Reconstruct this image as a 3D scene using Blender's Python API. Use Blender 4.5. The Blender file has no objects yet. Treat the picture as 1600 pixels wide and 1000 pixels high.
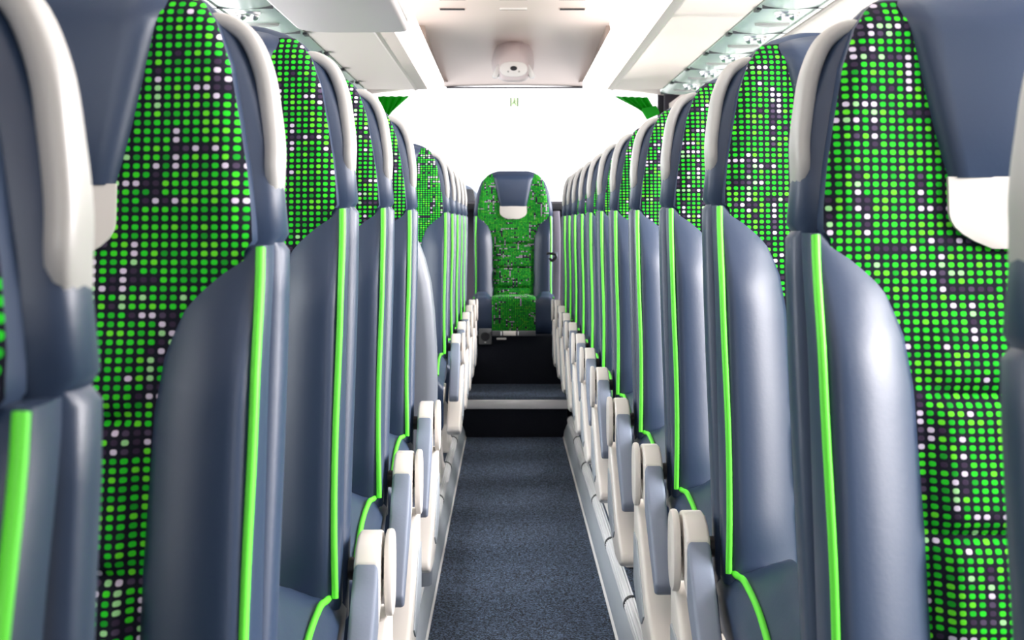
import bpy, bmesh, math, random
from mathutils import Vector, Matrix

# ------------------------------------------------------------------ camera
S = bpy.context.scene
COL = S.collection
U = 0.75 / 2450.0            # metres per pixel per row pitch
PITCH = 0.75
CAMZ = 1.02
VX, VY = 792.0, 350.0
cam_d = bpy.data.cameras.new('camera')
cam = bpy.data.objects.new('camera', cam_d)
COL.objects.link(cam)
cam.location = (0, 0, CAMZ)
cam.rotation_euler = (math.radians(90), 0, 0)
cam_d.sensor_width = 36
cam_d.lens = 2450 / 1600 * 36
cam_d.shift_x = (800 - VX) / 1600
cam_d.shift_y = (VY - 500) / 1600
cam_d.clip_start = 0.05
cam_d.dof.use_dof = True
cam_d.dof.focus_distance = 3.0
cam_d.dof.aperture_fstop = 14
S.camera = cam

# ------------------------------------------------------------------ world, light, exposure
w = bpy.data.worlds.new('sky'); S.world = w
w.use_nodes = True
nt = w.node_tree; nt.nodes.clear()
wo = nt.nodes.new('ShaderNodeOutputWorld'); bg = nt.nodes.new('ShaderNodeBackground')
bg.inputs[0].default_value = (1.0, 0.965, 0.98, 1); bg.inputs[1].default_value = 1.75
nt.links.new(bg.outputs[0], wo.inputs[0])

def area(name, loc, rot, sx, sy, power, col=(1, 1, 1)):
    d = bpy.data.lights.new(name, 'AREA'); d.shape = 'RECTANGLE'
    d.size = sx; d.size_y = sy; d.energy = power; d.color = col
    o = bpy.data.objects.new(name, d); COL.objects.link(o)
    o.location = loc; o.rotation_euler = rot
    return o
R = math.radians
# daylight outside the right windows (the bright side), the left windows and the windscreen
area('daylight_right', (4.6, 2.5, 2.50), (0, R(82), 0), 2.3, 18.0, 3500, (1.0, 0.915, 0.92))
area('daylight_left', (-1.70, 5.8, 1.45), (0, R(-84), 0), 0.9, 8.5, 85, (0.95, 0.96, 1.0))
area('daylight_windscreen', (0.1, -2.45, 1.45), (R(86), 0, 0), 1.5, .5, 16, (0.97, 0.97, 1.0))
S.view_settings.view_transform = 'Standard'
S.view_settings.look = 'None'
S.view_settings.gamma = 1
S.view_settings.use_curve_mapping = False
S.view_settings.exposure = 0.80

# ------------------------------------------------------------------ helpers
def P(px, py, n):
    """point seen at a pixel, n row pitches away"""
    return Vector(((px - VX) * n * U, n * PITCH, CAMZ + (VY - py) * n * U))

def lerp_tab(tab, x):
    if x <= tab[0][0]: return tab[0][1]
    for (x0, y0), (x1, y1) in zip(tab, tab[1:]):
        if x <= x1: return y0 + (y1 - y0) * (x - x0) / (x1 - x0)
    return tab[-1][1]

def sm(e0, e1, x):
    t = max(0, min(1, (x - e0) / (e1 - e0))); return t * t * (3 - 2 * t)

def finish(name, bm, mat, parent=None, angle=40, smooth=True):
    bmesh.ops.recalc_face_normals(bm, faces=bm.faces)
    me = bpy.data.meshes.new(name); bm.to_mesh(me); bm.free()
    if smooth:
        me.polygons.foreach_set('use_smooth', [True] * len(me.polygons))
        me.set_sharp_from_angle(angle=math.radians(angle))
    if mat: me.materials.append(mat)
    o = bpy.data.objects.new(name, me); COL.objects.link(o)
    if parent: o.parent = parent
    return o

def tag(o, label=None, cat=None, group=None, kind=None):
    if label: o['label'] = label
    if cat: o['category'] = cat
    if group: o['group'] = group
    if kind: o['kind'] = kind
    return o

def empty(name, loc):
    o = bpy.data.objects.new(name, None); COL.objects.link(o); o.location = loc
    o.empty_display_size = 0.05
    return o

def add_faces(bm, verts, faces, M=None):
    vs = [bm.verts.new(M @ Vector(v) if M else v) for v in verts]
    out = []
    for f in faces:
        try: out.append(bm.faces.new([vs[i] for i in f]))
        except ValueError: pass
    return vs, out

def bevel_sharp(bm, width, seg=2, ang=30):
    bm.edges.ensure_lookup_table()
    bmesh.ops.recalc_face_normals(bm, faces=bm.faces)
    es = [e for e in bm.edges if len(e.link_faces) == 2 and e.calc_face_angle(0) > math.radians(ang)]
    if es and width > 0:
        bmesh.ops.bevel(bm, geom=es, offset=width, segments=seg, profile=0.5, affect='EDGES', clamp_overlap=True)

def box_bm(bm, lo, hi):
    x0, y0, z0 = lo; x1, y1, z1 = hi
    add_faces(bm, [(x0, y0, z0), (x1, y0, z0), (x1, y1, z0), (x0, y1, z0), (x0, y0, z1), (x1, y0, z1), (x1, y1, z1), (x0, y1, z1)],
              [(0, 3, 2, 1), (4, 5, 6, 7), (0, 1, 5, 4), (1, 2, 6, 5), (2, 3, 7, 6), (3, 0, 4, 7)])

def box(name, lo, hi, mat, parent=None, bev=0.0, seg=2):
    bm = bmesh.new(); box_bm(bm, lo, hi)
    if bev: bevel_sharp(bm, bev, seg)
    return finish(name, bm, mat, parent)

def prism_bm(bm, poly, a0, a1, s=1, axis='x'):
    """polygon extruded along an axis: 'x' takes (y,z), 'y' takes (x,z), 'z' takes (x,y)"""
    n = len(poly)
    def mk(p, a):
        if axis == 'x': return (s * a, p[0], p[1])
        if axis == 'y': return (p[0], a, p[1])
        return (p[0], p[1], a)
    vs = [mk(p, a0) for p in poly] + [mk(p, a1) for p in poly]
    fs = [tuple(range(n)), tuple(range(2 * n - 1, n - 1, -1))]
    fs += [(i, (i + 1) % n, n + (i + 1) % n, n + i) for i in range(n)]
    add_faces(bm, vs, fs)

def smooth_poly(pts, it=2):
    for _ in range(it):
        out = []
        for i in range(len(pts)):
            p, q = Vector(pts[i]), Vector(pts[(i + 1) % len(pts)])
            out += [tuple(p * .75 + q * .25), tuple(p * .25 + q * .75)]
        pts = out
    return pts

def prism(name, poly, a0, a1, mat, parent=None, s=1, axis='x', bev=0.004, seg=2):
    bm = bmesh.new(); prism_bm(bm, poly, a0, a1, s, axis)
    if bev: bevel_sharp(bm, bev, seg, 45)
    return finish(name, bm, mat, parent)

def loft_bm(bm, rings, closed_caps=True):
    n = len(rings[0]); vs = [[bm.verts.new(p) for p in r] for r in rings]
    for a, b in zip(vs, vs[1:]):
        for i in range(n):
            bm.faces.new((a[i], a[(i + 1) % n], b[(i + 1) % n], b[i]))
    if closed_caps:
        bm.faces.new(vs[0][::-1]); bm.faces.new(vs[-1])

def tube_bm(bm, pts, r, sides=8, ry=None, up=(0, 1, 0)):
    pts = [Vector(p) for p in pts]; rings = []
    up = Vector(up); ry = ry or r
    for i, p in enumerate(pts):
        t = (pts[min(i + 1, len(pts) - 1)] - pts[max(i - 1, 0)]).normalized()
        x = t.cross(up)
        if x.length < 1e-4: x = t.cross(Vector((1, 0, 0)))
        x.normalize(); y = x.cross(t).normalized()
        sc = 1.0
        rr = r(i) if callable(r) else r
        rings.append([p + x * (rr * math.cos(k * 2 * math.pi / sides)) + y * ((ry if not callable(r) else rr) * math.sin(k * 2 * math.pi / sides)) for k in range(sides)])
    loft_bm(bm, rings)

def catmull(pts, k=6):
    pts = [Vector(p) for p in pts]; out = []
    for i in range(len(pts) - 1):
        p0 = pts[max(i - 1, 0)]; p1 = pts[i]; p2 = pts[i + 1]; p3 = pts[min(i + 2, len(pts) - 1)]
        for j in range(k):
            t = j / k
            out.append(0.5 * ((2 * p1) + (p2 - p0) * t + (2 * p0 - 5 * p1 + 4 * p2 - p3) * t * t + (3 * p1 - p0 - 3 * p2 + p3) * t ** 3))
    out.append(pts[-1]); return out

def patch(name, rows, mat, parent, back, uvrows=None, angle=50, edge_mat=None):
    """grid of points (rows x cols) with thickness: back(p) gives the rear copy"""
    bm = bmesh.new(); uvl = bm.loops.layers.uv.new('UVMap')
    nr, nc = len(rows), len(rows[0])
    f = [[bm.verts.new(p) for p in r] for r in rows]
    b = [[bm.verts.new(back(p)) for p in r] for r in rows]
    def q(vs, ids, mi=0):
        try: fc = bm.faces.new(vs)
        except ValueError: return
        fc.material_index = mi
        if uvrows:
            for l, (i, j) in zip(fc.loops, ids): l[uvl].uv = uvrows[i][j]
    for i in range(nr - 1):
        for j in range(nc - 1):
            ids = [(i, j), (i, j + 1), (i + 1, j + 1), (i + 1, j)]
            q([f[a][c] for a, c in ids], ids)
            q([b[a][c] for a, c in ids[::-1]], ids[::-1])
    edge = [(0, j) for j in range(nc)] + [(i, nc - 1) for i in range(1, nr)] + [(nr - 1, j) for j in range(nc - 2, -1, -1)] + [(i, 0) for i in range(nr - 2, 0, -1)]
    for k in range(len(edge)):
        e0, e1 = edge[k], edge[(k + 1) % len(edge)]
        q([f[e1[0]][e1[1]], f[e0[0]][e0[1]], b[e0[0]][e0[1]], b[e1[0]][e1[1]]], [e1, e0, e0, e1], 1 if edge_mat else 0)
    o = finish(name, bm, mat, parent, angle)
    if edge_mat: o.data.materials.append(edge_mat)
    return o

# ------------------------------------------------------------------ materials
def mat(name, col, rough=0.5, spec=0.5, metal=0.0, bump=None, sheen=0.0, coat=0.0, emit=None, trans=0.0):
    m = bpy.data.materials.new(name); m.use_nodes = True
    t = m.node_tree; b = t.nodes['Principled BSDF']
    b.inputs['Base Color'].default_value = (*col, 1); b.inputs['Roughness'].default_value = rough
    b.inputs['Specular IOR Level'].default_value = spec; b.inputs['Metallic'].default_value = metal
    b.inputs['Sheen Weight'].default_value = sheen; b.inputs['Coat Weight'].default_value = coat
    if emit:
        b.inputs['Emission Color'].default_value = (*emit[0], 1); b.inputs['Emission Strength'].default_value = emit[1]
    if bump:
        scale, strength, dist = bump
        tc = t.nodes.new('ShaderNodeTexCoord'); nz = t.nodes.new('ShaderNodeTexNoise'); bp = t.nodes.new('ShaderNodeBump')
        nz.inputs['Scale'].default_value = scale; nz.inputs['Detail'].default_value = 4
        bp.inputs['Strength'].default_value = strength; bp.inputs['Distance'].default_value = dist
        t.links.new(tc.outputs['Object'], nz.inputs['Vector']); t.links.new(nz.outputs['Fac'], bp.inputs['Height'])
        t.links.new(bp.outputs['Normal'], b.inputs['Normal'])
    return m

M = {}
M['leather'] = mat('slate_leather', (0.021, 0.040, 0.084), 0.42, 0.55, bump=(180, 0.09, 0.0015), sheen=0.0)
M['pad'] = mat('slate_armrest_pad', (0.19, 0.225, 0.30), 0.5, 0.5, bump=(250, 0.15, 0.001))
M['beige'] = mat('warm_grey_plastic', (0.74, 0.70, 0.65), 0.38, 0.5)
M['handle'] = mat('stone_grey_plastic', (0.45, 0.44, 0.42), 0.36, 0.5)
M['piping'] = mat('lime_piping', (0.13, 0.80, 0.045), 0.45, 0.4)
M['shell'] = mat('grey_back_shell', (0.17, 0.19, 0.225), 0.4, 0.5)
M['dark'] = mat('black_plastic', (0.015, 0.016, 0.02), 0.5, 0.4)
M['cream'] = mat('cream_ceiling_plastic', (0.76, 0.65, 0.605), 0.45, 0.4)
M['white'] = mat('white_gloss_plastic', (0.86, 0.84, 0.82), 0.25, 0.5)
M['lilac'] = mat('pale_lilac_plastic', (0.72, 0.63, 0.635), 0.4, 0.4)
M['cheek'] = mat('taupe_trim', (0.40, 0.32, 0.28), 0.5, 0.4)
M['alu'] = mat('ribbed_light_grey_profile', (0.85, 0.86, 0.88), 0.25, 0.6, metal=0.05)
M['skirt'] = mat('grey_skirting', (0.36, 0.40, 0.44), 0.35, 0.5)
M['chrome'] = mat('chrome', (0.90, 0.90, 0.89), 0.28, 0.5, metal=1.0)
M['pillar'] = mat('dark_grey_pillar', (0.055, 0.05, 0.065), 0.6, 0.3)
M['sidewall'] = mat('grey_side_lining', (0.30, 0.31, 0.33), 0.7, 0.3)
M['light'] = mat('lamp_cover', (0.9, 0.9, 0.88), 0.2, 0.5, emit=((1.0, 0.97, 0.95), 1.6))
M['glowpanel'] = mat('white_panel_added_glow', (0.85, 0.83, 0.80), 0.4, 0.4, emit=((1.0, 0.95, 0.92), .85))  # white rack panel; emission added to brighten the ceiling
M['service'] = mat('pale_green_service_panel', (0.60, 0.70, 0.63), 0.22, 0.6)
M['socket'] = mat('grey_socket_plate', (0.10, 0.105, 0.11), 0.5, 0.4)
M['belt'] = mat('grey_belt_webbing', (0.22, 0.21, 0.26), 0.7, 0.3)
M['van'] = mat('blue_grey_van_paint', (0.10, 0.13, 0.19), 0.3, 0.5)
M['asphalt'] = mat('pale_asphalt', (0.62, 0.61, 0.60), 0.9, 0.2, bump=(40, 0.3, 0.01))
M['tan'] = mat('tan_render', (0.55, 0.48, 0.42), 0.8, 0.3)

def carpet_mat():
    m = bpy.data.materials.new('dark_speckled_carpet'); m.use_nodes = True
    t = m.node_tree; b = t.nodes['Principled BSDF']; L = t.links
    tc = t.nodes.new('ShaderNodeTexCoord')
    n1 = t.nodes.new('ShaderNodeTexNoise'); n1.inputs['Scale'].default_value = 185; n1.inputs['Detail'].default_value = 2; n1.inputs['Roughness'].default_value = .75
    r = t.nodes.new('ShaderNodeValToRGB'); r.color_ramp.elements[0].position = .46; r.color_ramp.elements[1].position = .60
    r.color_ramp.elements[0].color = (0.001, 0.003, 0.008, 1); r.color_ramp.elements[1].color = (0.095, 0.14, 0.225, 1)
    L.new(tc.outputs['Object'], n1.inputs['Vector']); L.new(n1.outputs['Fac'], r.inputs['Fac']); L.new(r.outputs[0], b.inputs['Base Color'])
    bp = t.nodes.new('ShaderNodeBump'); bp.inputs['Strength'].default_value = .6; bp.inputs['Distance'].default_value = .004
    L.new(n1.outputs['Fac'], bp.inputs['Height']); L.new(bp.outputs[0], b.inputs['Normal'])
    b.inputs['Roughness'].default_value = .95; b.inputs['Specular IOR Level'].default_value = .15; b.inputs['Sheen Weight'].default_value = .05
    return m
M['carpet'] = carpet_mat()
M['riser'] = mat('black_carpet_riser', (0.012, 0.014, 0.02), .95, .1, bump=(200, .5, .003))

def glass_mat():
    m = bpy.data.materials.new('window_glass'); m.use_nodes = True
    t = m.node_tree; t.nodes.remove(t.nodes['Principled BSDF']); o = t.nodes['Material Output']
    a = t.nodes.new('ShaderNodeBsdfTransparent'); a.inputs[0].default_value = (.96, .98, .98, 1)
    g = t.nodes.new('ShaderNodeBsdfGlossy'); g.inputs['Roughness'].default_value = .02
    mx = t.nodes.new('ShaderNodeMixShader'); mx.inputs[0].default_value = .06
    t.links.new(a.outputs[0], mx.inputs[1]); t.links.new(g.outputs[0], mx.inputs[2]); t.links.new(mx.outputs[0], o.inputs[0])
    return m
M['glass'] = glass_mat()

def translucent(name, col, amt):
    m = bpy.data.materials.new(name); m.use_nodes = True
    t = m.node_tree; b = t.nodes['Principled BSDF']; o = t.nodes['Material Output']
    b.inputs['Base Color'].default_value = (*col, 1); b.inputs['Roughness'].default_value = .8
    tr = t.nodes.new('ShaderNodeBsdfTranslucent'); tr.inputs[0].default_value = (*col, 1)
    mx = t.nodes.new('ShaderNodeMixShader'); mx.inputs[0].default_value = amt
    t.links.new(b.outputs[0], mx.inputs[1]); t.links.new(tr.outputs[0], mx.inputs[2]); t.links.new(mx.outputs[0], o.inputs[0])
    return m
M['curtain'] = translucent('green_curtain_cloth', (0.01, 0.52, 0.02), .45)
M['sticker'] = translucent('pale_green_sticker', (0.80, 0.92, 0.72), .85)
M['stickerink'] = translucent('green_sticker_ink', (0.12, 0.22, 0.06), .4)

def fabric_mat():
    m = bpy.data.materials.new('green_dot_moquette'); m.use_nodes = True
    t = m.node_tree; b = t.nodes['Principled BSDF']; L = t.links
    def math_(op, a, c=None, d=None):
        n = t.nodes.new('ShaderNodeMath'); n.operation = op
        for k, v in enumerate((a, c, d)):
            if v is None: continue
            if hasattr(v, 'links') or hasattr(v, 'is_linked'): L.new(v, n.inputs[k])
            else: n.inputs[k].default_value = v
        return n.outputs[0]
    uv = t.nodes.new('ShaderNodeUVMap'); uv.uv_map = 'UVMap'
    sp = t.nodes.new('ShaderNodeSeparateXYZ'); L.new(uv.outputs[0], sp.inputs[0])
    oi = t.nodes.new('ShaderNodeObjectInfo')
    off = math_('FLOOR', math_('MULTIPLY', oi.outputs['Random'], 400.0))
    U1 = math_('ADD', math_('DIVIDE', sp.outputs[0], 0.0098), math_('ADD', off, 200.5))
    V1 = math_('ADD', math_('DIVIDE', sp.outputs[1], 0.0084), math_('ADD', off, 100.0))
    cx = math_('FLOOR', U1); cy = math_('FLOOR', V1)
    fx = math_('FRACT', U1); fy = math_('FRACT', V1)
    def white(a, c, seed):
        cb = t.nodes.new('ShaderNodeCombineXYZ'); L.new(a, cb.inputs[0]); L.new(c, cb.inputs[1]); cb.inputs[2].default_value = seed
        wn = t.nodes.new('ShaderNodeTexWhiteNoise'); wn.noise_dimensions = '3D'; L.new(cb.outputs[0], wn.inputs[0]); return wn.outputs['Value']
    # dot mask
    dx = math_('POWER', math_('DIVIDE', math_('ABSOLUTE', math_('SUBTRACT', fx, .5)), .335), 2.6)
    dy = math_('POWER', math_('DIVIDE', math_('ABSOLUTE', math_('SUBTRACT', fy, .5)), .325), 2.6)
    d = math_('ADD', dx, dy)
    mr = t.nodes.new('ShaderNodeMapRange'); mr.interpolation_type = 'SMOOTHSTEP'
    mr.inputs['From Min'].default_value = 1.25; mr.inputs['From Max'].default_value = .65
    L.new(d, mr.inputs['Value'])
    mask = mr.outputs['Result']
    # base green per dot
    ramp = t.nodes.new('ShaderNodeValToRGB'); ramp.color_ramp.interpolation = 'CONSTANT'
    els = ramp.color_ramp.elements
    els[0].position = 0; els[0].color = (0.020, 0.66, 0.022, 1)
    els[1].position = .30; els[1].color = (0.012, 0.50, 0.020, 1)
    for p, c in ((.55, (0.045, 0.72, 0.020, 1)), (.80, (0.13, 0.78, 0.025, 1)), (.93, (0.008, 0.36, 0.02, 1))):
        e = els.new(p); e.color = c
    L.new(white(cx, cy, 1.3), ramp.inputs[0])
    # runs of pale / dark dots
    rowj = math_('MULTIPLY', white(cy, cy, 5.1), 17.0)
    hx = math_('FLOOR', math_('DIVIDE', math_('ADD', cx, rowj), 4.6))
    colj = math_('MULTIPLY', white(cx, cx, 7.7), 19.0)
    vy = math_('FLOOR', math_('DIVIDE', math_('ADD', cy, colj), 5.4))
    hr = white(hx, cy, 11.0); vr = white(cx, vy, 13.0)
    special = math_('MAXIMUM', math_('MAXIMUM', math_('GREATER_THAN', hr, .905), math_('GREATER_THAN', vr, .912)), math_('GREATER_THAN', white(cx, cy, 21.0), .975))
    pick = math_('FRACT', math_('ADD', math_('MULTIPLY', math_('ADD', hr, vr), 37.0), math_('MULTIPLY', white(cx, cy, 17.0), .10)))
    r2 = t.nodes.new('ShaderNodeValToRGB'); r2.color_ramp.interpolation = 'CONSTANT'
    e2 = r2.color_ramp.elements
    e2[0].position = 0; e2[0].color = (0.70, 0.62, 0.76, 1)
    e2[1].position = .40; e2[1].color = (0.040, 0.026, 0.055, 1)
    for p, c in ((.72, (0.075, 0.055, 0.10, 1)), (.84, (0.36, 0.75, 0.32, 1))):
        e = e2.new(p); e.color = c
    L.new(pick, r2.inputs[0])
    def mix(f, a, c):
        n = t.nodes.new('ShaderNodeMix'); n.data_type = 'RGBA'; L.new(f, n.inputs[0])
        for k, v in ((6, a), (7, c)):
            if isinstance(v, tuple): n.inputs[k].default_value = v
            else: L.new(v, n.inputs[k])
        return n.outputs[2]
    dot = mix(special, ramp.outputs[0], r2.outputs[0])
    L.new(mix(mask, (0.007, 0.008, 0.017, 1), dot), b.inputs['Base Color'])
    bp = t.nodes.new('ShaderNodeBump'); bp.inputs['Strength'].default_value = .35; bp.inputs['Distance'].default_value = .0015
    L.new(mask, bp.inputs['Height']); L.new(bp.outputs[0], b.inputs['Normal'])
    b.inputs['Roughness'].default_value = .85; b.inputs['Specular IOR Level'].default_value = .2
    return m
M['fabric'] = fabric_mat()

# ------------------------------------------------------------------ levels
DZ = [(0, -.20), (1, -.12), (2, -.050), (2.2, -.038), (3, -.006), (3.2, 0), (5, .005), (7, .015), (14, .015)]
def dz(n): return lerp_tab(DZ, n)
POD = .071
FLOOR = -.04
CX = .038                      # centre line of the aisle
RAMP = [-2.6 / PITCH, 0, 1, 2, 2.2, 3, 3.2, 5, 7, 13.6]

# ------------------------------------------------------------------ shell of the coach
def strip_floor(name, x0, x1, zf, y1, mat_, th):
    ys = [v * PITCH for v in RAMP if v * PITCH < y1] + [y1]
    bm = bmesh.new()
    loft_bm(bm, [[(x0, y, zf(y / PITCH) - th), (x1, y, zf(y / PITCH) - th), (x1, y, zf(y / PITCH)), (x0, y, zf(y / PITCH))] for y in ys])
    return tag(finish(name, bm, mat_, None, 20), kind='structure')
def floor_z(n): return FLOOR + min(0, dz(n))
strip_floor('floor', CX - .36, CX + .36, floor_z, 10.05, M['carpet'], .05)
XR, XL = 1.28, -1.204
strip_floor('podium_right', CX + .285, XR, lambda n: POD + dz(n), 10.05, M['carpet'], .10)
strip_floor('podium_left', XL, CX - .285, lambda n: POD + dz(n), 10.05, M['carpet'], .10)

# raised step at the back of the aisle and the seat box behind it
STEP_Y, STEP_Z = 7.80, .142
tag(box('floor_rear_step', (CX - .262, STEP_Y + .004, FLOOR + .002), (CX + .262, 8.612, STEP_Z), M['carpet'], None, .004), kind='structure')
tag(box('trim_1', (CX - .27, STEP_Y - .02, STEP_Z - .040), (CX + .27, STEP_Y + .003, STEP_Z + .004), M['alu'], None, .004), kind='structure')
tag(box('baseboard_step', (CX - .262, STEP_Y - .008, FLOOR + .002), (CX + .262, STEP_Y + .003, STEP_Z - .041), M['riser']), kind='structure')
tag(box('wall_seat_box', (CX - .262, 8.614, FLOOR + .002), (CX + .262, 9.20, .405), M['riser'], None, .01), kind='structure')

# podium edge: skirting, floor strip and ribbed rail segments
def podium_edge(name, sd):
    def X(v): return CX + sd * v
    ys = [v * PITCH for v in RAMP if v * PITCH < 7.78] + [7.78]
    def run(nm, poly, m, parent=None):
        bm = bmesh.new()
        loft_bm(bm, [[(X(a), y, z + min(0, dz(y / PITCH))) for a, z in poly] for y in ys])
        return finish(nm, bm, m, parent, 50)
    root = tag(run(name, [(.275, .040), (.262, .030), (.247, -.005), (.243, -.026), (.250, -.034), (.284, -.034), (.284, .045)], M['skirt']), kind='structure')
    run('floor_strip', [(.250, -.026), (.243, -.030), (.239, -.0385), (.252, -.0385)], M['white'], root)
    k = 0
    n = 0.75
    while n < 10.2:
        y0, y1 = (n - 1) * PITCH + .43, n * PITCH + .43 - .02
        zz = lambda y: .052 + min(0, dz(y / PITCH))
        rings = []; sides = 40
        for y in (y0, (y0 + y1) / 2, y1):
            ring = []
            for q in range(sides):
                t = q / sides * 2 * math.pi
                r = .0215 + (.0011 if q % 2 else -.0005)
                ring.append((X(.281) + r * math.cos(t), y, zz(y) + r * math.sin(t)))
            rings.append(ring)
        if y1 < 7.8:
            bm = bmesh.new(); loft_bm(bm, rings); finish('rail_segment', bm, M['alu'], root, 25)
            bm = bmesh.new()
            tube_bm(bm, [(X(.281), y1 - .001, zz(y1)), (X(.281), y1 + .021, zz(y1 + .02))], .0235, 20, up=(0, 0, 1))
            finish('rail_joint', bm, M['dark'], root, 40)
        n += 1
podium_edge('trim_2', 1)
podium_edge('trim_3', -1)

# side walls with window bands
def side_wall(name, x, out, nwin):
    """lining below the windows, pillars, header and panes"""
    x0, x1 = (x, x + out * .06)
    lo, hi = min(x0, x1), max(x0, x1)
    bm = bmesh.new()
    box_bm(bm, (lo, -2.4, -.3), (hi, 10.05, .70))  # unseen sill, lowered so window light reaches the lower bolsters
    box_bm(bm, (lo, -2.4, 1.63), (hi, 10.05, 2.15))  # unseen header, lowered to shade the luggage racks
    ys = [.80, 2.2, 4.0, 5.8, 7.6, 9.55]
    for y in ys: box_bm(bm, (lo, y, .70), (hi, y + .12, 1.63))
    box_bm(bm, (lo, -2.28, .70), (hi, .80, 1.63))  # solid unseen front section, put in to block light on the first rows
    box_bm(bm, (lo, 9.67, .70), (hi, 10.05, 1.63))
    tag(finish(name, bm, M['sidewall'], None), kind='structure')
    for k, (a, b_) in enumerate(zip(ys, ys[1:])):
        tag(box('window_%d' % (nwin + k), ((lo + hi) / 2 - .003, a + .12, .70), ((lo + hi) / 2 + .003, b_, 1.63), M['glass']), kind='structure')
side_wall('wall_right', XR, 1, 2)
side_wall('wall_left', XL, -1, 8)

# rear wall around the rear window
RY = 10.0
WX0, WX1, WZ0, WZ1 = -.86, .965, 1.165, 1.900
bm = bmesh.new()
box_bm(bm, (XL - .06, RY, -.3), (XR + .06, RY + .06, WZ0))
box_bm(bm, (XL - .06, RY, WZ1 + .012), (XR + .06, RY + .06, 2.15))
box_bm(bm, (XL - .06, RY, WZ0), (WX0, RY + .06, WZ1 + .012))
box_bm(bm, (WX1, RY, WZ0), (XR + .06, RY + .06, WZ1 + .012))
tag(finish('wall_rear', bm, M['pillar'], None), kind='structure')
tag(box('window_1', (WX0, RY + .025, WZ0), (WX1, RY + .031, WZ1 + .012), M['glass']), kind='structure')
# parcel shelf under the rear window, pillar lining
tag(box('trim_4', (-1.19, 9.62, 1.105), (1.27, RY - .002, 1.150), M['dark'], None, .01), kind='structure')
tag(prism('trim_5', [(.985, 1.16), (1.06, 1.16), (1.27, 1.90), (1.0, 1.90)], 9.93, 9.995, M['pillar'], axis='y', bev=.01), kind='structure')
# ceiling: flat centre, then curving down to the rear window
ys = [-2.4, 6, 8.0, 8.3, 8.6, 8.9, 9.2, 9.5, 9.8, 9.995]
zs = [2.06, 2.06, 2.06, 2.058, 2.048, 2.030, 2.004, 1.972, 1.932, 1.903]
bm = bmesh.new()
xs = [-1.2, -.8, -.47, -.30, .04, .38, .53, .85, 1.27]
rings = []
for y, z in zip(ys, zs):
    bot = [(x, y, z - .012 * (abs(x - .04) / .5) ** 2 * sm(8, 9.9, y) * (1 if abs(x - .04) < .6 else 1.4)) for x in xs]
    rings.append(bot + [(x, y, 2.12) for x in reversed(xs)])
loft_bm(bm, rings)
tag(finish('ceiling', bm, M['cream'], None, 30), kind='structure')
# dark strip along the top of the rear window
bm = bmesh.new()
box_bm(bm, (-.385, 9.975, 1.884), (.50, 9.998, 1.894))
tag(finish('trim_6', bm, M['pillar'], None), kind='structure')
# taupe cheeks beside the rear ceiling
for k, (xa, xb, sg) in enumerate(((.490, .448, 1), (-.400, -.368, -1))):
    rows = []
    for i in range(9):
        t = i / 8; y = 8.20 + t * 1.68
        x = xa + (xb - xa) * t + sg * .012 * math.sin(t * math.pi)
        zt = lerp_tab(list(zip(ys, zs)), y) + .004
        zb = min(1.765 + .15 * t, zt - .004)
        rows.append([(x + sg * .03 * (j / 4), y, zb + (zt - zb) * j / 4) for j in range(5)])
    o = patch('trim_%d' % (7 + k), rows, M['cheek'], None, lambda p, sg=sg: (p[0] + sg * .05, p[1], p[2]))
    tag(o, kind='structure')

# unseen front bulkhead: header and dash narrow the windscreen to cut front light
bm = bmesh.new()
box_bm(bm, (XL - .06, -2.46, -.35), (XR + .06, -2.40, 1.35))
box_bm(bm, (XL - .06, -2.46, 2.0), (XR + .06, -2.40, 2.15))
tag(finish('wall_front', bm, M['sidewall'], None), kind='structure')
tag(box('window_14', (XL, -2.433, 1.35), (XR, -2.427, 2.0), M['glass']), kind='structure')

# ------------------------------------------------------------------ luggage racks, lamps, service panels
RY1 = 8.24
Z0 = 1.724
def rack(label, sd, inner, lamp_w, ridge, outer, top_in, wall):
    """sd = +1 right, -1 left; distances from x=0"""
    root = empty('luggage_rack', (sd * inner, 0, Z0))
    tag(root, label, 'luggage rack', 'luggage racks')
    def pr(nm, poly, y0, y1, m, par, bev=.004):
        o = prism(nm, [(sd * x - sd * inner, z - Z0) for x, z in poly], y0, y1, m, par, axis='y', bev=bev)
        return o
    li, lo_ = inner, inner + lamp_w
    pr('side_panel', [(top_in + .055, Z0 + .052), (top_in + .085, Z0 + .052), (top_in + .03, 2.055), (top_in, 2.055)], -2.38, 8.10, M['glowpanel'], root)
    pr('underside', [(lo_ + .003, Z0 + .004), (ridge - .012, Z0 + .002), (ridge, Z0 - .006), (ridge + .012, Z0 + .002), (outer, Z0 + .006), (outer, Z0 + .05), (lo_ + .003, Z0 + .05)], -2.38, RY1, M['cream'], root, .002)
    # curved lamp cover along the inner edge
    arc = []
    for k in range(9):
        t = math.pi * k / 8
        arc.append((li + (lo_ - li) * (1 - math.cos(t)) / 2, Z0 + .012 - .020 * math.sin(t)))
    pr('lamp_cover', arc + [(lo_, Z0 + .045), (li, Z0 + .045)], -2.38, RY1 + .01, M['light'], root, 0)
    pr('end_cap', [(li, Z0 + .046), (wall - .3, Z0 + .051), (wall - .3, 1.80), (li + .02, 1.80)], RY1 - .02, RY1 + .008, M['white'], root, .004)
    pr('upper_lining', [(top_in + .02, 2.054), (top_in + .02, 1.99), (wall, 1.95), (wall, 2.054)], -2.38, 8.1, M['cream'], root, 0)
    return root
rack('right overhead luggage rack, cream underside with long white lamp cover', 1, .400, .122, .553, .815, .53, 1.26)
rack('left overhead luggage rack with white lamp cover, hanging behind the rounded soffit box', -1, .332, .080, .480, .745, .467, 1.19)

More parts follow.
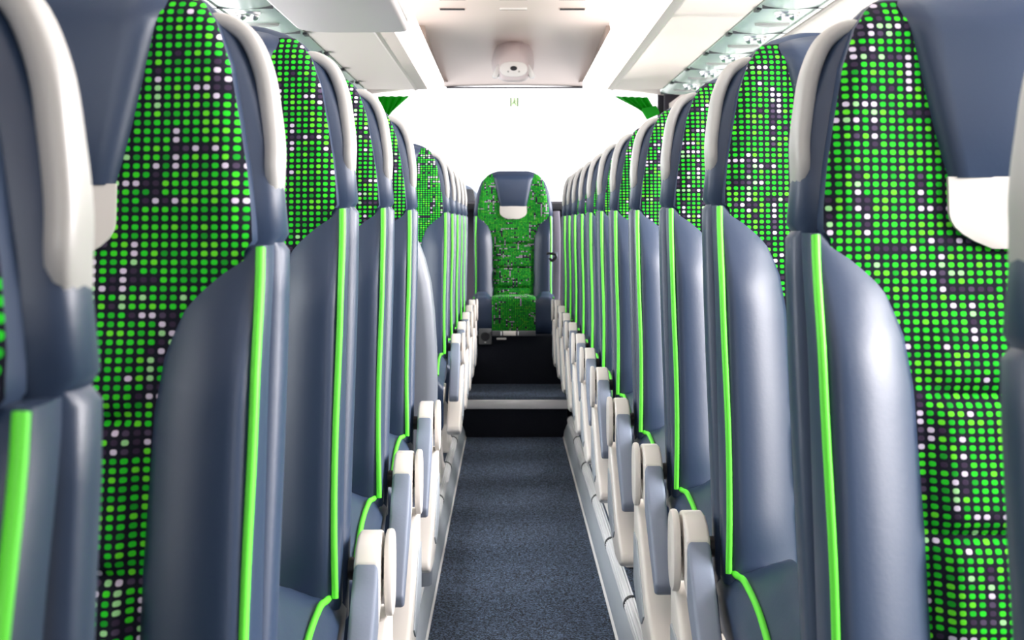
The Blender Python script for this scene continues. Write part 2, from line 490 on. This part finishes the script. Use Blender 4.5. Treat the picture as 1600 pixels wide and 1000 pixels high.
# trim between service strip and side wall (cream cove over the windows)
for k, (sd, xi, xw) in enumerate(((1, 1.025, XR - .002), (-1, .955, -XL - .002))):
    poly = [(sd * xi, Z0 - .018), (sd * (xi + .02), Z0 - .022), (sd * (xw - .09), Z0 - .02), (sd * (xw - .03), Z0 - .045), (sd * xw, Z0 - .09), (sd * xw, Z0 + .10), (sd * xi, Z0 + .06)]
    tag(prism('trim_%d' % (9 + k), poly, -2.38, 9.92, M['cream'], axis='y', bev=.004), kind='structure')

ORD = ['rearmost', 'second', 'third', 'fourth', 'fifth', 'sixth', 'seventh', 'eighth', 'ninth']
def service_panel(sd, xi, xo, y0, y1, label):
    xm = (xi + xo) / 2
    root = empty('service_panel', (sd * xm, (y0 + y1) / 2, Z0))
    tag(root, label, 'service panel', 'overhead service panels')
    hw = (xo - xi) / 2; hl = (y1 - y0) / 2
    bm = bmesh.new(); rows = []
    # gently bowed plate
    n = 9
    ringr = []
    for yy in (-hl + .006, -hl + .02, 0, hl - .02, hl - .006):
        r = [(sd * (-hw + 2 * hw * k / n), yy, .002 - .014 * math.sin(math.pi * k / n) ** .7) for k in range(n + 1)]
        r += [(sd * (hw - 2 * hw * k / n), yy, .03) for k in range(n + 1)]
        ringr.append(r)
    loft_bm(bm, ringr); finish('panel_plate', bm, M['service'], root, 40)
    # two swivelling air nozzles in a chrome dish
    bm = bmesh.new()
    rings = []
    for rr, z in ((.045, -.011), (.043, -.018), (.032, -.020), (.028, -.014)):
        rings.append([(rr * .95 * math.cos(t * math.pi / 10), -hl + .09 + rr * .8 * math.sin(t * math.pi / 10), z) for t in range(20)])
    loft_bm(bm, rings); finish('nozzle_ring', bm, M['chrome'], root, 30)
    for q in (-1, 1):
        bm = bmesh.new()
        bmesh.ops.create_uvsphere(bm, u_segments=14, v_segments=8, radius=.017, matrix=Matrix.Translation((q * .021, -hl + .09, -.020)))
        finish('air_nozzle', bm, M['chrome'], root, 60)
    bm = bmesh.new()
    rings = [[(r_ * math.cos(t * math.pi / 12) * 1.0, .05 + r_ * .55 * math.sin(t * math.pi / 12), z) for t in range(24)] for r_, z in ((.062, -.0095), (.058, -.0165), (.05, -.0175))]
    loft_bm(bm, rings); finish('reading_light', bm, M['handle'], root, 40)
    box('latch_slot', (sd * (-hw) - .004, -hl + .05, -.006), (sd * (-hw) + .012, -hl + .12, .002), M['dark'], root)
    box('edge_strip', (-hw + .004 if sd < 0 else hw - .020, -hl + .006, -.010), (-hw + .020 if sd < 0 else hw - .004, hl - .006, -.002), M['white'], root)
    box('joint_line', (-hw + .004, hl - .012, -.0115), (hw - .004, hl - .007, .001), M['socket'], root)
    return root
jy = [8.38 - .665 * k for k in range(9)]
for k in range(8):
    service_panel(1, .818, 1.022, jy[k + 1], jy[k], 'pale green overhead service panel above the right seats, ' + ('rearmost' if k == 0 else ORD[k] + ' from the rear'))
for k in range(8):
    service_panel(-1, .748, .952, jy[k + 1], jy[k], 'pale green overhead service panel above the left seats, ' + ('rearmost' if k == 0 else ORD[k] + ' from the rear'))

# rounded soffit box under the left rack
def soffit():
    root = empty('soffit_box', (-.51, 4.6, Z0))
    tag(root, 'pale lilac rounded soffit box under the left luggage rack', 'soffit box')
    poly = []
    x0, x1, y0, y1 = -.185, .180, -.75, .66
    r = .12
    for cx_, cy_, a0 in ((x1 - .03, y0 + .03, -90), (x1 - .035, y1 - .035, 0), (x0 + r, y1 - r, 90), (x0 + .03, y0 + .03, 180)):
        rr = r if (cx_ < 0 and cy_ > 0) else .035
        for k in range(7):
            t = math.radians(a0 + 90 * k / 6)
            bul = .012 * math.sin(math.pi * (cx_ - x0) / (x1 - x0)) if cy_ > 0 else 0
            poly.append((cx_ + rr * math.cos(t), cy_ + rr * math.sin(t) + bul))
    bm = bmesh.new()
    prism_bm(bm, poly, -.062, -.0105, axis='z'); bevel_sharp(bm, .014, 4, 50)
    finish('soffit_shell', bm, M['lilac'], root, 40)
    box('soffit_side_strip', (x1 - .002, y0 + .05, -.035), (x1 + .004, y1 - .08, -.012), M['white'], root, .002)
soffit()

# ceiling slots
for i, (px, dark) in enumerate(((707, 1), (802, 0), (894, 1))):
    for j, n in enumerate((9.62, 10.08)):
        c = P(px, 0, n); x = c.x
        root = empty('ceiling_vent', (x, n * PITCH, 2.06))
        tag(root, '%s slot vent in the cream ceiling, %s row' % (['left', 'middle', 'right'][i], ['front', 'rear'][j]), 'vent', 'ceiling slot vents')
        hw = .060
        box('vent_frame', (-hw - .006, -.020, -.008), (hw + .006, .020, .004), M['white'] if not dark else M['cream'], root, .003)
        box('vent_slot', (-hw, -.021 if dark else -.012, -.0095), (hw, .004, -.003), M['dark'] if dark else M['cheek'], root)

# camera housing under the rear ceiling
def housing():
    c = P(802.5, 108, 11.45)
    root = empty('camera_housing', (c.x, c.y, c.z))
    tag(root, 'white rounded camera housing with a small dark lens below the rear ceiling', 'camera housing')
    bm = bmesh.new(); rings = []
    k = 11.45 * U
    for y, w_, zt, zb, e in ((-.03, 17 * k, 10 * k, -17 * k, 4), (-.02, 22 * k, 22 * k, -20 * k, 3.5), (.02, 25 * k, 33 * k, -20 * k, 3.2), (.10, 29 * k, 42 * k, -18 * k, 3), (.30, 33 * k, 62 * k, -12 * k, 2.8), (.75, 36 * k, 70 * k, 0, 2.8)):
        ring = []
        for q in range(28):
            t = q / 28 * 2 * math.pi; cc, ss = math.cos(t), math.sin(t)
            x = w_ * math.copysign(abs(cc) ** (2 / e), cc)
            zc, zh = (zt + zb) / 2, (zt - zb) / 2
            z = zc + zh * math.copysign(abs(ss) ** (2 / e), ss)
            ring.append((x * (1 - .40 * max(0, ss) ** 1.3), y, z))
        rings.append(ring)
    loft_bm(bm, rings); finish('housing_shell', bm, M['lilac'], root, 50)
    prism('front_plate', smooth_poly([(-22 * k, 11 * k), (22 * k, 11 * k), (21 * k, -13 * k), (-21 * k, -13 * k)], 2), -.042, -.018, M['white'], root, axis='y', bev=.004)
    bm = bmesh.new(); tube_bm(bm, [(0, -.046, 0), (0, -.030, 0)], 5.5 * k, 18, ry=3.6 * k, up=(0, 0, 1)); finish('lens', bm, M['dark'], root, 40)
    for q in (-1, 1):
        bm = bmesh.new(); tube_bm(bm, [(q * 8.5 * k, -.0435, -5 * k), (q * 8.5 * k, -.030, -5 * k)], 1.6 * k, 10, up=(0, 0, 1)); finish('screw', bm, M['handle'], root, 40)
    for q in (-1, 1):
        prism('side_wing', smooth_poly([(q * 22 * k, 12 * k), (q * 31 * k, -4 * k), (q * 35 * k, -13 * k), (q * 23 * k, -14 * k)], 1), -.004, .05, M['white'], root, axis='y', bev=.004)
housing()

# ------------------------------------------------------------------ seats
WT = [(0, .237), (.2, .232), (.4, .224), (.6, .209), (.75, .190), (.87, .165), (.94, .139), (.98, .112), (1.0, .085)]
FT = [(0, .213), (.25, .206), (.45, .197), (.65, .187), (.8, .172), (.9, .153), (.96, .130), (1.0, .10)]
SEAM, TOP, JUN = .98, 1.248, .445
def yb(z): return (z - SEAM) * (.168 if z < SEAM else .10)
def Wd(z): return lerp_tab(WT, (z - SEAM) / (TOP - SEAM)) if z > SEAM else .237 - .006 * sm(.9, .45, z)
A0T = [(.0, .207), (.012, .192), (.027, .172), (.06, .146), (.107, .129), (.16, .121), (.3, .116), (.6, .112)]

def make_seat(kind, s):
    """kind 'aisle', 'window' or 'rear'; s maps the aisle direction to +x or -x"""
    root = empty('coach_seat', (0, 0, 0))
    def V(a, y, z): return (s * a, y, z)
    # --- leather core
    bm = bmesh.new(); rings = []
    zl = [.40, .46, .55, .65, .75, .85, .93, .972, .980, .988, 1.03, 1.08, 1.12, 1.155, 1.18, 1.20, 1.222, 1.236, 1.2445, TOP]
    for z in zl:
        W = Wd(z)
        if abs(z - SEAM) < .001: W -= .006
        fr = yb(z) + .030 - .016 * sm(.95, 1.0, z) + .026 * sm(1.20, TOP, z); bk = yb(z) + (.105 - .02 * sm(.9, 1.1, z)) - .022 * sm(1.18, TOP, z)
        yc, hy = (fr + bk) / 2, (bk - fr) / 2
        ring = []
        for q in range(36):
            t = q / 36 * 2 * math.pi; cc, ss = math.cos(t), math.sin(t); e = 5.0
            ring.append(V(W * math.copysign(abs(cc) ** (2 / e), cc), yc + hy * math.copysign(abs(ss) ** (2 / e), ss), z))
        rings.append(ring)
    loft_bm(bm, rings); finish('backrest', bm, M['leather'], root, 50)
    # --- moquette panel with quilting
    rows, uvs = [], []
    nz, nx = 74, 30
    z0, z1 = .44, TOP - .021
    for i in range(nz + 1):
        z = z0 + (z1 - z0) * i / nz
        A = lerp_tab(FT, (z - SEAM) / (TOP - SEAM)) if z > SEAM else .205
        r, ur = [], []
        for j in range(nx + 1):
            a = -A + 2 * A * j / nx
            off = -.004
            if z < .90:
                pan = sm(.112, .092, abs(a)) * sm(.93, .82, z)
                g = 0
                for zg in (.814, .673, .557): g += math.exp(-((z - zg) / .009) ** 2)
                # pillow between the seams
                off += pan * (.015 * min(1, g) - .007)
                off += -.012 * pan * math.exp(-((z - .62) / .14) ** 2)
            # wings of the headrest come forward a little
            if z > SEAM - .1:
                wing = sm(.09, .20, abs(a)) * sm(SEAM - .1, SEAM + .05, z) * sm(1.235, 1.15, z)
                off += -.016 * wing
                edge = sm(.92, 1.0, abs(a) / A)
                off += .012 * edge * sm(SEAM, SEAM + .03, z)
            off += .020 * sm(1.20, 1.228, z)
            r.append(V(a, yb(z) + off, z)); ur.append((a, z))
        rows.append(r); uvs.append(ur)
    patch('fabric_panel', rows, M['fabric'], root, lambda p: (p[0], p[1] + .034, p[2]), uvs, 50, M['leather'])
    # --- bolsters and piping
    for sd in (1, -1):
        rows = []
        zs_ = [.43 + (SEAM - .002 - .43) * (1 - (1 - k / 30) ** 1.5) for k in range(31)]
        for z in zs_:
            d = SEAM - z
            a0 = lerp_tab(A0T, d); a1 = .2265
            h = .046 * (.28 + .72 * sm(0, .14, d)) * (1 - .25 * sm(.52, .43, z))
            r = []
            for j in range(15):
                u = j / 14
                rise = 1 - (1 - min(u / .84, 1)) ** 2.1
                fall = 1 - .45 * max(0, (u - .80) / .20) ** 2
                a = a0 + (a1 - a0) * u
                r.append(V(sd * a, yb(z) - .002 - h * rise * fall, z))
            rows.append(r)
        b_ = patch('side_bolster', rows, M['leather'], root, lambda p: (p[0], p[1] + .045, p[2]), None, 60)
        if kind == 'window' and sd == -1: continue
        pts = []
        for k in range(24):
            z = SEAM - .004 - (SEAM - .004 - (JUN + .002)) * k / 23
            d = SEAM - z
            h = .046 * (.28 + .72 * sm(0, .14, d)) * (1 - .25 * sm(.52, .43, z))
            wob = .0035 * math.sin(d * 13)
            pts.append(V(sd * (.2235 + wob * .6 - .003), yb(z) - .005 - h * .78, z))
        bm = bmesh.new(); tube_bm(bm, pts, .0048, 8); pb = finish('piping', bm, M['piping'], b_, 60)
        pb['label'] = 'lime green piping'
    # --- headrest pad and pale plate under it
    rows = []
    for i in range(13):
        z_ = 1.036 + (1.243 - 1.036) * i / 12
        A = .080 + (.124 - .080) * ((z_ - 1.036) / .205) ** .9
        r = []
        for j in range(15):
            t = -1 + 2 * j / 14
            z = 1.036 + (z_ - 1.036) * (1 - .075 * abs(t) ** 3)
            off = -.014 - .008 * (1 - t * t) * (1 - (2 * i / 12 - 1) ** 4) + .012 * max(0, abs(t) - .9) / .1 + .032 * sm(1.205, 1.243, z)
            r.append(V(t * A, yb(z) + off, z))
        rows.append(r)
    patch('headrest_pad', rows, M['leather'], root, lambda p: (p[0], p[1] + .024, p[2]), None, 60)
    rows = []
    for i in range(11):
        v = i / 10; z = .962 + (1.037 - .962) * v
        A = .080 * (1 - (1 - min(1, v / .55)) ** 2.6 * .55)
        rows.append([V(A * (-1 + 2 * j / 10), yb(z) - .011 - .004 * math.sin(math.pi * j / 10), z) for j in range(11)])
    hp = patch('headrest_plate', rows, M['beige'], root, lambda p: (p[0], p[1] + .016, p[2]), None, 60)
    hp['label'] = 'pale plastic plate under the headrest pad'
    # --- cushion
    L = .56 if kind == 'rear' else .47
    rise = .088 if kind == 'rear' else .045
    def ctop(a, v):
        base = JUN - .012 + rise * sm(0, .62, v) - (0.02 if kind != 'rear' else 0) * sm(.6, .95, v)
        side = sm(.115, .17, abs(a))
        base += .022 * side * math.sin(min(1, v / .9) * math.pi) ** .6 if 0 < v < .9 else 0
        base += .004 if side > .5 else 0
        base -= .020 * sm(.19, .228, abs(a)) ** 2
        if kind != 'rear':
            zt = lerp_tab([(0, JUN + .002), (.3, JUN + .003), (.6, JUN - .013), (.85, JUN - .033), (1, JUN - .055)], v)
            k = sm(.150, .208, abs(a))
            base = base * (1 - k) + zt * k - .03 * sm(.206, .231, abs(a))
        groove = math.exp(-((abs(a) - .128) / .007) ** 2)
        return base - .010 * groove
    rows = []
    nv = 26
    front_drop = .16 if kind == 'rear' else .11
    for i in range(nv + 1):
        v = i / nv
        r = []
        for j in range(37):
            a = -.231 + .462 * j / 36
            if v <= .78:
                vv = v / .78; y = -.055 - (L - .085) * vv; z = ctop(a, vv)
            else:
                t = (v - .78) / .22; ang = min(1, t / .55) * math.pi / 2
                y = -.055 - (L - .085) - .03 * math.sin(ang) - .0; z = ctop(a, 1) - .03 * (1 - math.cos(ang)) - front_drop * max(0, (t - .55) / .45)
                y += .02 * max(0, (t - .55) / .45)
            r.append(V(a, y, z))
        rows.append(r)
    cz = JUN - .012 + rise - front_drop - .03
    cu = patch('seat_cushion', rows, M['leather'], root, lambda p: (p[0] * .97, min(p[1] + .02, -.06), min(p[2] - .02, cz + .01)), None, 50)
    frows, fuv = [], []
    arc = 0.0; last = None
    for i, r in enumerate(rows):
        fr_, ur = [], []
        mid = Vector(r[18]); arc += (mid - last).length if last else 0; last = mid
        for j in range(13):
            a = -.122 + .244 * j / 12
            k = (a + .231) / .462 * 36; k0 = int(k); f = k - k0
            p, q = Vector(r[k0]), Vector(r[min(k0 + 1, 36)])
            m_ = p.lerp(q, f)
            t = max(0, (i / nv - .78) / .22)
            bul = (1 - (a / .122) ** 4) * .004
            fr_.append((m_.x, m_.y - (.003 + bul) * min(1, t * 3), m_.z + (.003 + bul) * (1 - min(1, t * 1.6)))); ur.append((a, -arc))
        frows.append(fr_); fuv.append(ur)
    patch('cushion_fabric', frows, M['fabric'], root, lambda p: (p[0], p[1] + .012 if p[1] > -.055 - L + .09 else p[1] + .014, p[2] - .008), fuv, 50, M['leather'])
    if kind != 'window':
        for sd in ((1, -1) if kind == 'rear' else (1,)):
            if kind == 'rear':
                pts = [V(sd * .222, -.085, JUN + .004), V(sd * .224, -.2, JUN + .030), V(sd * .224, -.38, JUN + .066), V(sd * .224, -.50, JUN + .070)]
            else:
                pts = [V(.2205, -.095, JUN + .008)]
                for yy, aa in ((-.130, .212), (-.17, .209), (-.21, .207), (-.25, .206), (-.30, .206), (-.35, .207), (-.40, .208), (-.428, .209)):
                    vv = (-.055 - yy) / (L - .085)
                    pts.append(V(aa, yy, ctop(aa, min(1, vv)) + .003))
            bm = bmesh.new(); tube_bm(bm, catmull(pts, 5), .0048, 8, up=(1, 0, 0)); pb = finish('piping', bm, M['piping'], cu, 60)
            pb['label'] = 'lime green piping'
    if kind == 'rear':
        box('seat_frame', (-.215, -.50, .315), (.215, -.40, .335), M['dark'], root, .004)
        return root
    # --- pedestal legs and frame
    box('seat_frame', (-.215, -.44, JUN - .125), (.215, -.06, JUN - .095), M['dark'], root, .004)
    bm = bmesh.new()
    rings = []
    for z, hw, ya, yb_ in ((0, .036, -.36, .03), (.012, .035, -.355, .025), (.035, .030, -.31, -.02), (.10, .026, -.24, -.05), (.20, .030, -.25, -.03), (.26, .036, -.31, .0), (JUN - .12, .040, -.37, .02)):
        rings.append([V(.183 + q[0] * hw, (ya + yb_) / 2 + q[1] * (yb_ - ya) / 2, z) for q in ((-1, -1), (1, -1), (1, 1), (-1, 1))])
    loft_bm(bm, rings); bevel_sharp(bm, .006, 2, 50); finish('pedestal_leg', bm, M['beige'], root, 40)
    if kind == 'window': return root
    # --- grab handle on the headrest shoulder
    pts = catmull([V(.145, .066, 1.197), V(.172, .064, 1.200), V(.197, .062, 1.184), V(.2125, .060, 1.150), V(.2195, .058, 1.110), V(.2235, .056, 1.075), V(.2235, .055, 1.050), V(.2215, .062, 1.030), V(.215, .078, 1.018)], 5)
    bm = bmesh.new()
    rings = []
    for i, p in enumerate(pts):
        t = (pts[min(i + 1, len(pts) - 1)] - pts[max(i - 1, 0)]).normalized()
        yv = Vector((0, 1, 0)); xv = t.cross(yv).normalized()
        f = i / (len(pts) - 1); hx = .0085 + .0015 * math.sin(f * math.pi); hy = .019 + .008 * sm(.25, .8, f) - .008 * sm(.9, 1, f)
        ring = []
        for q in range(16):
            th = q / 16 * 2 * math.pi; cc, ss = math.cos(th), math.sin(th)
            ring.append(p + xv * hx * math.copysign(abs(cc) ** .62, cc) + yv * hy * math.copysign(abs(ss) ** .62, ss))
        rings.append(ring)
    loft_bm(bm, rings); gh = finish('grab_handle', bm, M['handle'], root, 60)
    gh['label'] = 'grey plastic grab handle'
    # --- armrest folded down beside the cushion
    pad = [(-.088, .488), (-.120, .458), (-.200, .392), (-.284, .326), (-.300, .308), (-.297, .290), (-.280, .285), (-.200, .330), (-.100, .388), (-.086, .40)]
    ar = prism('armrest', pad, .2435, .2785, M['pad'], root, s, 'x', .006, 3)
    cap = [(.030, .470), (.026, .503), (.012, .514), (-.030, .515), (-.062, .506), (-.089, .4875), (-.089, .398), (-.04, .42), (.02, .44)]
    c_ = prism('armrest_cap', cap, .2435, .2785, M['beige'], ar, s, 'x', .005, 3); c_['label'] = 'pale beige armrest cap'
    chk = smooth_poly([(.030, .518), (-.045, .518), (-.062, .455), (-.050, .405), (-.01, .395), (.03, .42)], 2)
    pc = prism('pivot_cover', chk, .2825, .2945, M['beige'], ar, s, 'x', .004, 2); pc['label'] = 'pale beige armrest pivot cover'
    bm = bmesh.new(); tube_bm(bm, [V(.230, -.02, .465), V(.286, -.02, .465)], .016, 14, up=(0, 0, 1)); finish('pivot', bm, M['dark'], ar, 40)
    # --- plastic side cover under the armrest
    cov = [(.045, .40), (.0, .405), (-.03, .39), (-.10, .345), (-.22, .262), (-.33, .225), (-.385, .208), (-.392, .190), (-.33, .172), (-.20, .165), (-.08, .185), (.03, .22), (.05, .28)]
    cov = [(y, z) for y, z in cov]
    prism('side_cover', cov, .2375, .2885, M['beige'], root, s, 'x', .008, 3)
    gc = [(.02, .34), (-.05, .335), (-.14, .27), (-.20, .225), (-.15, .20), (-.06, .21), (.02, .245)]
    sc = prism('side_inlay', gc, .2875, .2915, M['skirt'], root, s, 'x', .002, 2)
    return root

def children(o): return [c for c in bpy.data.objects if c.parent == o]
def copy_tree(o, kids, parent=None):
    c = o.copy(); COL.objects.link(c)
    if parent: c.parent = parent
    for ch in kids.get(o.name, ()): copy_tree(ch, kids, c)
    return c

protos = {('aisle', -1): make_seat('aisle', -1), ('aisle', 1): make_seat('aisle', 1), ('window', -1): make_seat('window', -1), ('window', 1): make_seat('window', 1)}
kids = {}
for o in list(bpy.data.objects):
    if o.parent: kids.setdefault(o.parent.name, []).append(o)
used = set()
def place(kind, s, x, n, label, group, zoff=0):
    pr = protos[(kind, s)]
    if (kind, s) in used: o = copy_tree(pr, kids)
    else: used.add((kind, s)); o = pr
    o.location = (x, n * PITCH, POD + dz(n) + zoff)
    tag(o, label, 'seat', group)
    return o

XA_R, XA_L = .541, -.455
right_n = [1.19, 2.19, 3.17, 4.10, 5.15, 6.18, 7.08, 8.0, 8.92, 9.85, 10.72, 11.58]
left_n = [1.03, 2.01, 3.0, 3.98, 5.06, 8.0, 9.0, 9.95, 10.8, 11.6]
NTH = ['first', 'second', 'third', 'fourth', 'fifth', 'sixth', 'seventh', 'eighth', 'ninth', 'tenth', 'eleventh', 'twelfth']
for k, n in enumerate(right_n):
    if k == 0: lb = 'nearest green dotted seat right of the aisle, cut off by the right picture edge'
    elif k == 1: lb = 'large green dotted seat right of the aisle, second nearest, full front in view'
    elif k == len(right_n) - 1: lb = 'last green dotted seat right of the aisle, beside the rear middle seat'
    else: lb = '%s seat from the camera right of the aisle, green dots and lime piping' % NTH[k]
    place('aisle', -1, XA_R, n, lb, 'seats right of the aisle')
    place('window', -1, XA_R + .475, n, 'window seat at the right wall, in the %s row from the camera' % NTH[k], 'window seats on the right')
for k, n in enumerate(left_n):
    if k == 0: lb = 'nearest green dotted seat left of the aisle, cut off by the left picture edge'
    elif k == 1: lb = 'large green dotted seat left of the aisle, second nearest'
    elif k == 4: lb = 'fifth seat from the camera left of the aisle, in front of the grey partition'
    elif k == 5: lb = 'sixth seat from the camera left of the aisle, first one behind the grey partition'
    elif k == len(left_n) - 1: lb = 'last green dotted seat left of the aisle, beside the rear middle seat'
    else: lb = '%s seat from the camera left of the aisle, green dots and lime piping' % NTH[k]
    place('aisle', 1, XA_L, n, lb, 'seats left of the aisle')
    place('window', 1, XA_L - .475, n, 'window seat at the left wall, in the %s row from the camera' % NTH[k], 'window seats on the left')

rs = make_seat('rear', 1)
rs.location = (CX, 9.3, .089)
tag(rs, 'middle seat at the rear end of the aisle, facing forward, bright green fabric back', 'seat')

# ------------------------------------------------------------------ partition behind the fifth left seat
bm = bmesh.new(); rings = []
tabx = [(.06, .195), (.30, .185), (.55, .178), (.75, .180), (.90, .198), (.98, .228), (1.02, .262)]
for z in [.09, .2, .3, .45, .6, .7, .8, .87, .93, .97, 1.0, 1.02]:
    xe = -lerp_tab(tabx, z)
    y0 = 5.35 * PITCH
    ring = [(xe - .42, y0 + .02, z), (xe - .10, y0 - .005, z), (xe - .03, y0 + .0, z), (xe - .006, y0 + .015, z), (xe, y0 + .035, z), (xe - .006, y0 + .05, z), (xe - .05, y0 + .06, z), (xe - .42, y0 + .06, z)]
    rings.append(ring)
loft_bm(bm, rings)
o = finish('partition', bm, M['shell'], None, 50)
tag(o, 'curved grey partition panel behind the fifth left seat', 'partition')

# ------------------------------------------------------------------ things under and beside the rear seat
def socket():
    c = P(758, 526, 11.45)
    root = empty('power_socket', (c.x, 8.610, c.z)); k = 11.45 * U
    tag(root, 'dark grey power socket plate on the box under the rear middle seat', 'socket')
    box('socket_plate', (-10 * k, -.012, -12.5 * k), (10 * k, 0, 12.5 * k), M['socket'], root, .004)
    bm = bmesh.new()
    rings = [[(r * k * math.cos(t * math.pi / 10), y, r * k * math.sin(t * math.pi / 10)) for t in range(20)] for r, y in ((7, -.011), (7, -.016), (5.5, -.017), (5, -.013))]
    loft_bm(bm, rings); finish('socket_ring', bm, M['dark'], root, 40)
    box('socket_lamp', (-1 * k, -.0145, -10 * k), (1.4 * k, -.011, -8 * k), M['handle'], root, .001)
socket()
def footbar():
    c = P(803, 521, 11.45); k = 11.45 * U
    root = empty('heater_bar', (c.x, 8.600, c.z))
    tag(root, 'slim grey bar with a pale plate under the rear middle cushion', 'bar')
    box('bar_body', (-34 * k, -.012, -4 * k), (34 * k, .012, 4 * k), M['socket'], root, .003)
    box('pale_plate', (-17 * k, -.018, -3.5 * k), (3 * k, -.010, 3.5 * k), M['beige'], root, .002)
    box('bar_clip', (-21 * k, -.017, -3 * k), (-19 * k, -.010, 3 * k), M['alu'], root, .001)
    box('bar_clip', (6 * k, -.017, -3 * k), (7.5 * k, -.010, 3 * k), M['alu'], root, .001)
    box('lower_tab', (-27 * k, -.014, -10 * k), (-12 * k, -.002, -7 * k), M['handle'], root, .002)
    box('tab_hanger', (-24 * k, -.010, -8 * k), (-15 * k, -.003, -3 * k), M['dark'], root)
footbar()
def belt():
    root = empty('seat_belt', (0, 0, 0))
    tag(root, 'grey seat belt with a dark buckle hook right of the rear middle seat', 'seat belt')
    n = 12.25
    pts = [P(869, 330, n), P(870.5, 360, n - .05), P(870.5, 398, n - .1), P(870, 430, n - .1), P(869.5, 468, n - .1)]
    root.location = pts[-1]
    pts = [p - root.location for p in catmull(pts, 6)]
    bm = bmesh.new(); tube_bm(bm, pts, .020, 12, ry=.0035); finish('webbing', bm, M['belt'], root, 40)
    c = P(862, 399, n - .22) - root.location
    k = 12 * U
    bm = bmesh.new(); tube_bm(bm, catmull([c + Vector((-8 * k, 0, 3 * k)), c + Vector((3 * k, 0, 2.5 * k)), c + Vector((7 * k, 0, -1 * k)), c + Vector((4 * k, 0, -6 * k)), c + Vector((0, 0, -8 * k)), c + Vector((-3 * k, 0, -4 * k))], 5), .008, 8)
    finish('buckle_hook', bm, M['dark'], root, 50)
    box('buckle_plate', tuple(c + Vector((4 * k, -.004, -5 * k))), tuple(c + Vector((9 * k, .01, 5 * k))), M['pad'], root, .003)
belt()

# ------------------------------------------------------------------ rear window: curtains and exit sticker
def curtain(label, quad, folds, n, band):
    """quad: four pixel corners tl, tr, br, bl"""
    tl, tr, br, bl = [P(x, y, n) for x, y in quad]
    rows = []
    for i in range(13):
        v = i / 12; L_, R_ = tl.lerp(bl, v), tr.lerp(br, v)
        r = []
        for j in range(41):
            u = j / 40; p = L_.lerp(R_, u)
            p.y += .022 * math.sin(u * folds * 2 * math.pi + v * .8) * (1 - .35 * v)
            p.z -= .03 * math.sin(math.pi * u) * v
            r.append(tuple(p))
        rows.append(r)
    o = patch('curtain', rows, M['curtain'], None, lambda p: (p[0], p[1] + .006, p[2]))
    tag(o, label, 'curtain', 'rear window curtains')
    if band:
        b = [P(x, y, n) for x, y in band]
        c = sum(b, Vector()) / 4
        bm = bmesh.new()
        f = [(p.x, n * PITCH - .03, p.z) for p in b]; k = [(p.x, n * PITCH + .03, p.z) for p in b]
        add_faces(bm, f + k, [(0, 1, 2, 3), (7, 6, 5, 4), (0, 4, 5, 1), (1, 5, 6, 2), (2, 6, 7, 3), (3, 7, 4, 0)])
        bevel_sharp(bm, .008, 2, 40)
        finish('tie_band', bm, M['curtain'], o, 50)
    return o
curtain('green curtain gathered at the right top corner of the rear window', [(958, 150), (1012, 152), (1027, 176), (1002, 172)], 5, 13.285, [(1001, 170), (1025, 165), (1031, 178), (1011, 187)])
curtain('green curtain gathered at the left top corner of the rear window', [(590, 150), (640, 150), (606, 180), (596, 188)], 4, 13.285, None)

def exit_sign():
    n = 13.32; k = n * U
    c = P(803.5, 159, n)
    root = empty('exit_sign', (c.x, RY + .018, c.z))
    tag(root, 'small pale green emergency exit sticker with a running figure on the rear window', 'sign')
    box('sign_plate', (-6.6 * k, 0, -7 * k), (6.6 * k, .002, 7 * k), M['sticker'], root)
    for q in (-1, 1):
        box('sign_bar', (q * 5.6 * k - 1.0 * k, -.0015, -7 * k), (q * 5.6 * k + 1.0 * k, -.0002, 7 * k), M['stickerink'], root)
    bm = bmesh.new()
    prism_bm(bm, [(-.6 * k, 3 * k), (1.2 * k, 3.4 * k), (.6 * k, 0), (2.6 * k, -2.2 * k), (3.4 * k, -5 * k), (2.4 * k, -5 * k), (1.4 * k, -2.6 * k), (-.6 * k, -1.4 * k), (-3.2 * k, -3.4 * k), (-3.6 * k, -2.4 * k), (-1.2 * k, -.4 * k)], -.0015, -.0002, axis='y')
    prism_bm(bm, [(.4 * k + 1.0 * k * math.cos(t * math.pi / 5), 5 * k + 1.0 * k * math.sin(t * math.pi / 5)) for t in range(10)], -.0015, -.0002, axis='y')
    prism_bm(bm, [(1.0 * k, 2.6 * k), (3.2 * k, 1.2 * k), (3.0 * k, .6 * k), (.9 * k, 1.6 * k)], -.0015, -.0002, axis='y')
    finish('running_figure', bm, M['stickerink'], root, 30)
exit_sign()

# ------------------------------------------------------------------ outside the rear window
tag(box('ground', (-40, -20, -.95), (40, 90, -.90), M['asphalt']), kind='structure')
def van():
    root = empty('parked_van', (-1.25, 26, -.90))
    tag(root, 'dull blue van parked outside, glimpsed beside the rear middle seat', 'van')
    prism('van_body', [(-1.0, .35), (-1.0, 1.9), (-.85, 2.72), (.85, 2.72), (1.0, 1.9), (1.0, .35)], 0, 4.2, M['van'], root, axis='y', bev=.08, seg=3)
    prism('rear_glass', [(-.78, 1.95), (-.70, 2.5), (.70, 2.5), (.78, 1.95)], -.02, .02, M['dark'], root, axis='y', bev=.01)
    for sx in (-.85, .85):
        for y in (.8, 3.3):
            bm = bmesh.new(); tube_bm(bm, [(sx - .1, y, .34), (sx + .1, y, .34)], .34, 24, up=(0, 0, 1)); finish('wheel', bm, M['dark'], root, 40)
van()
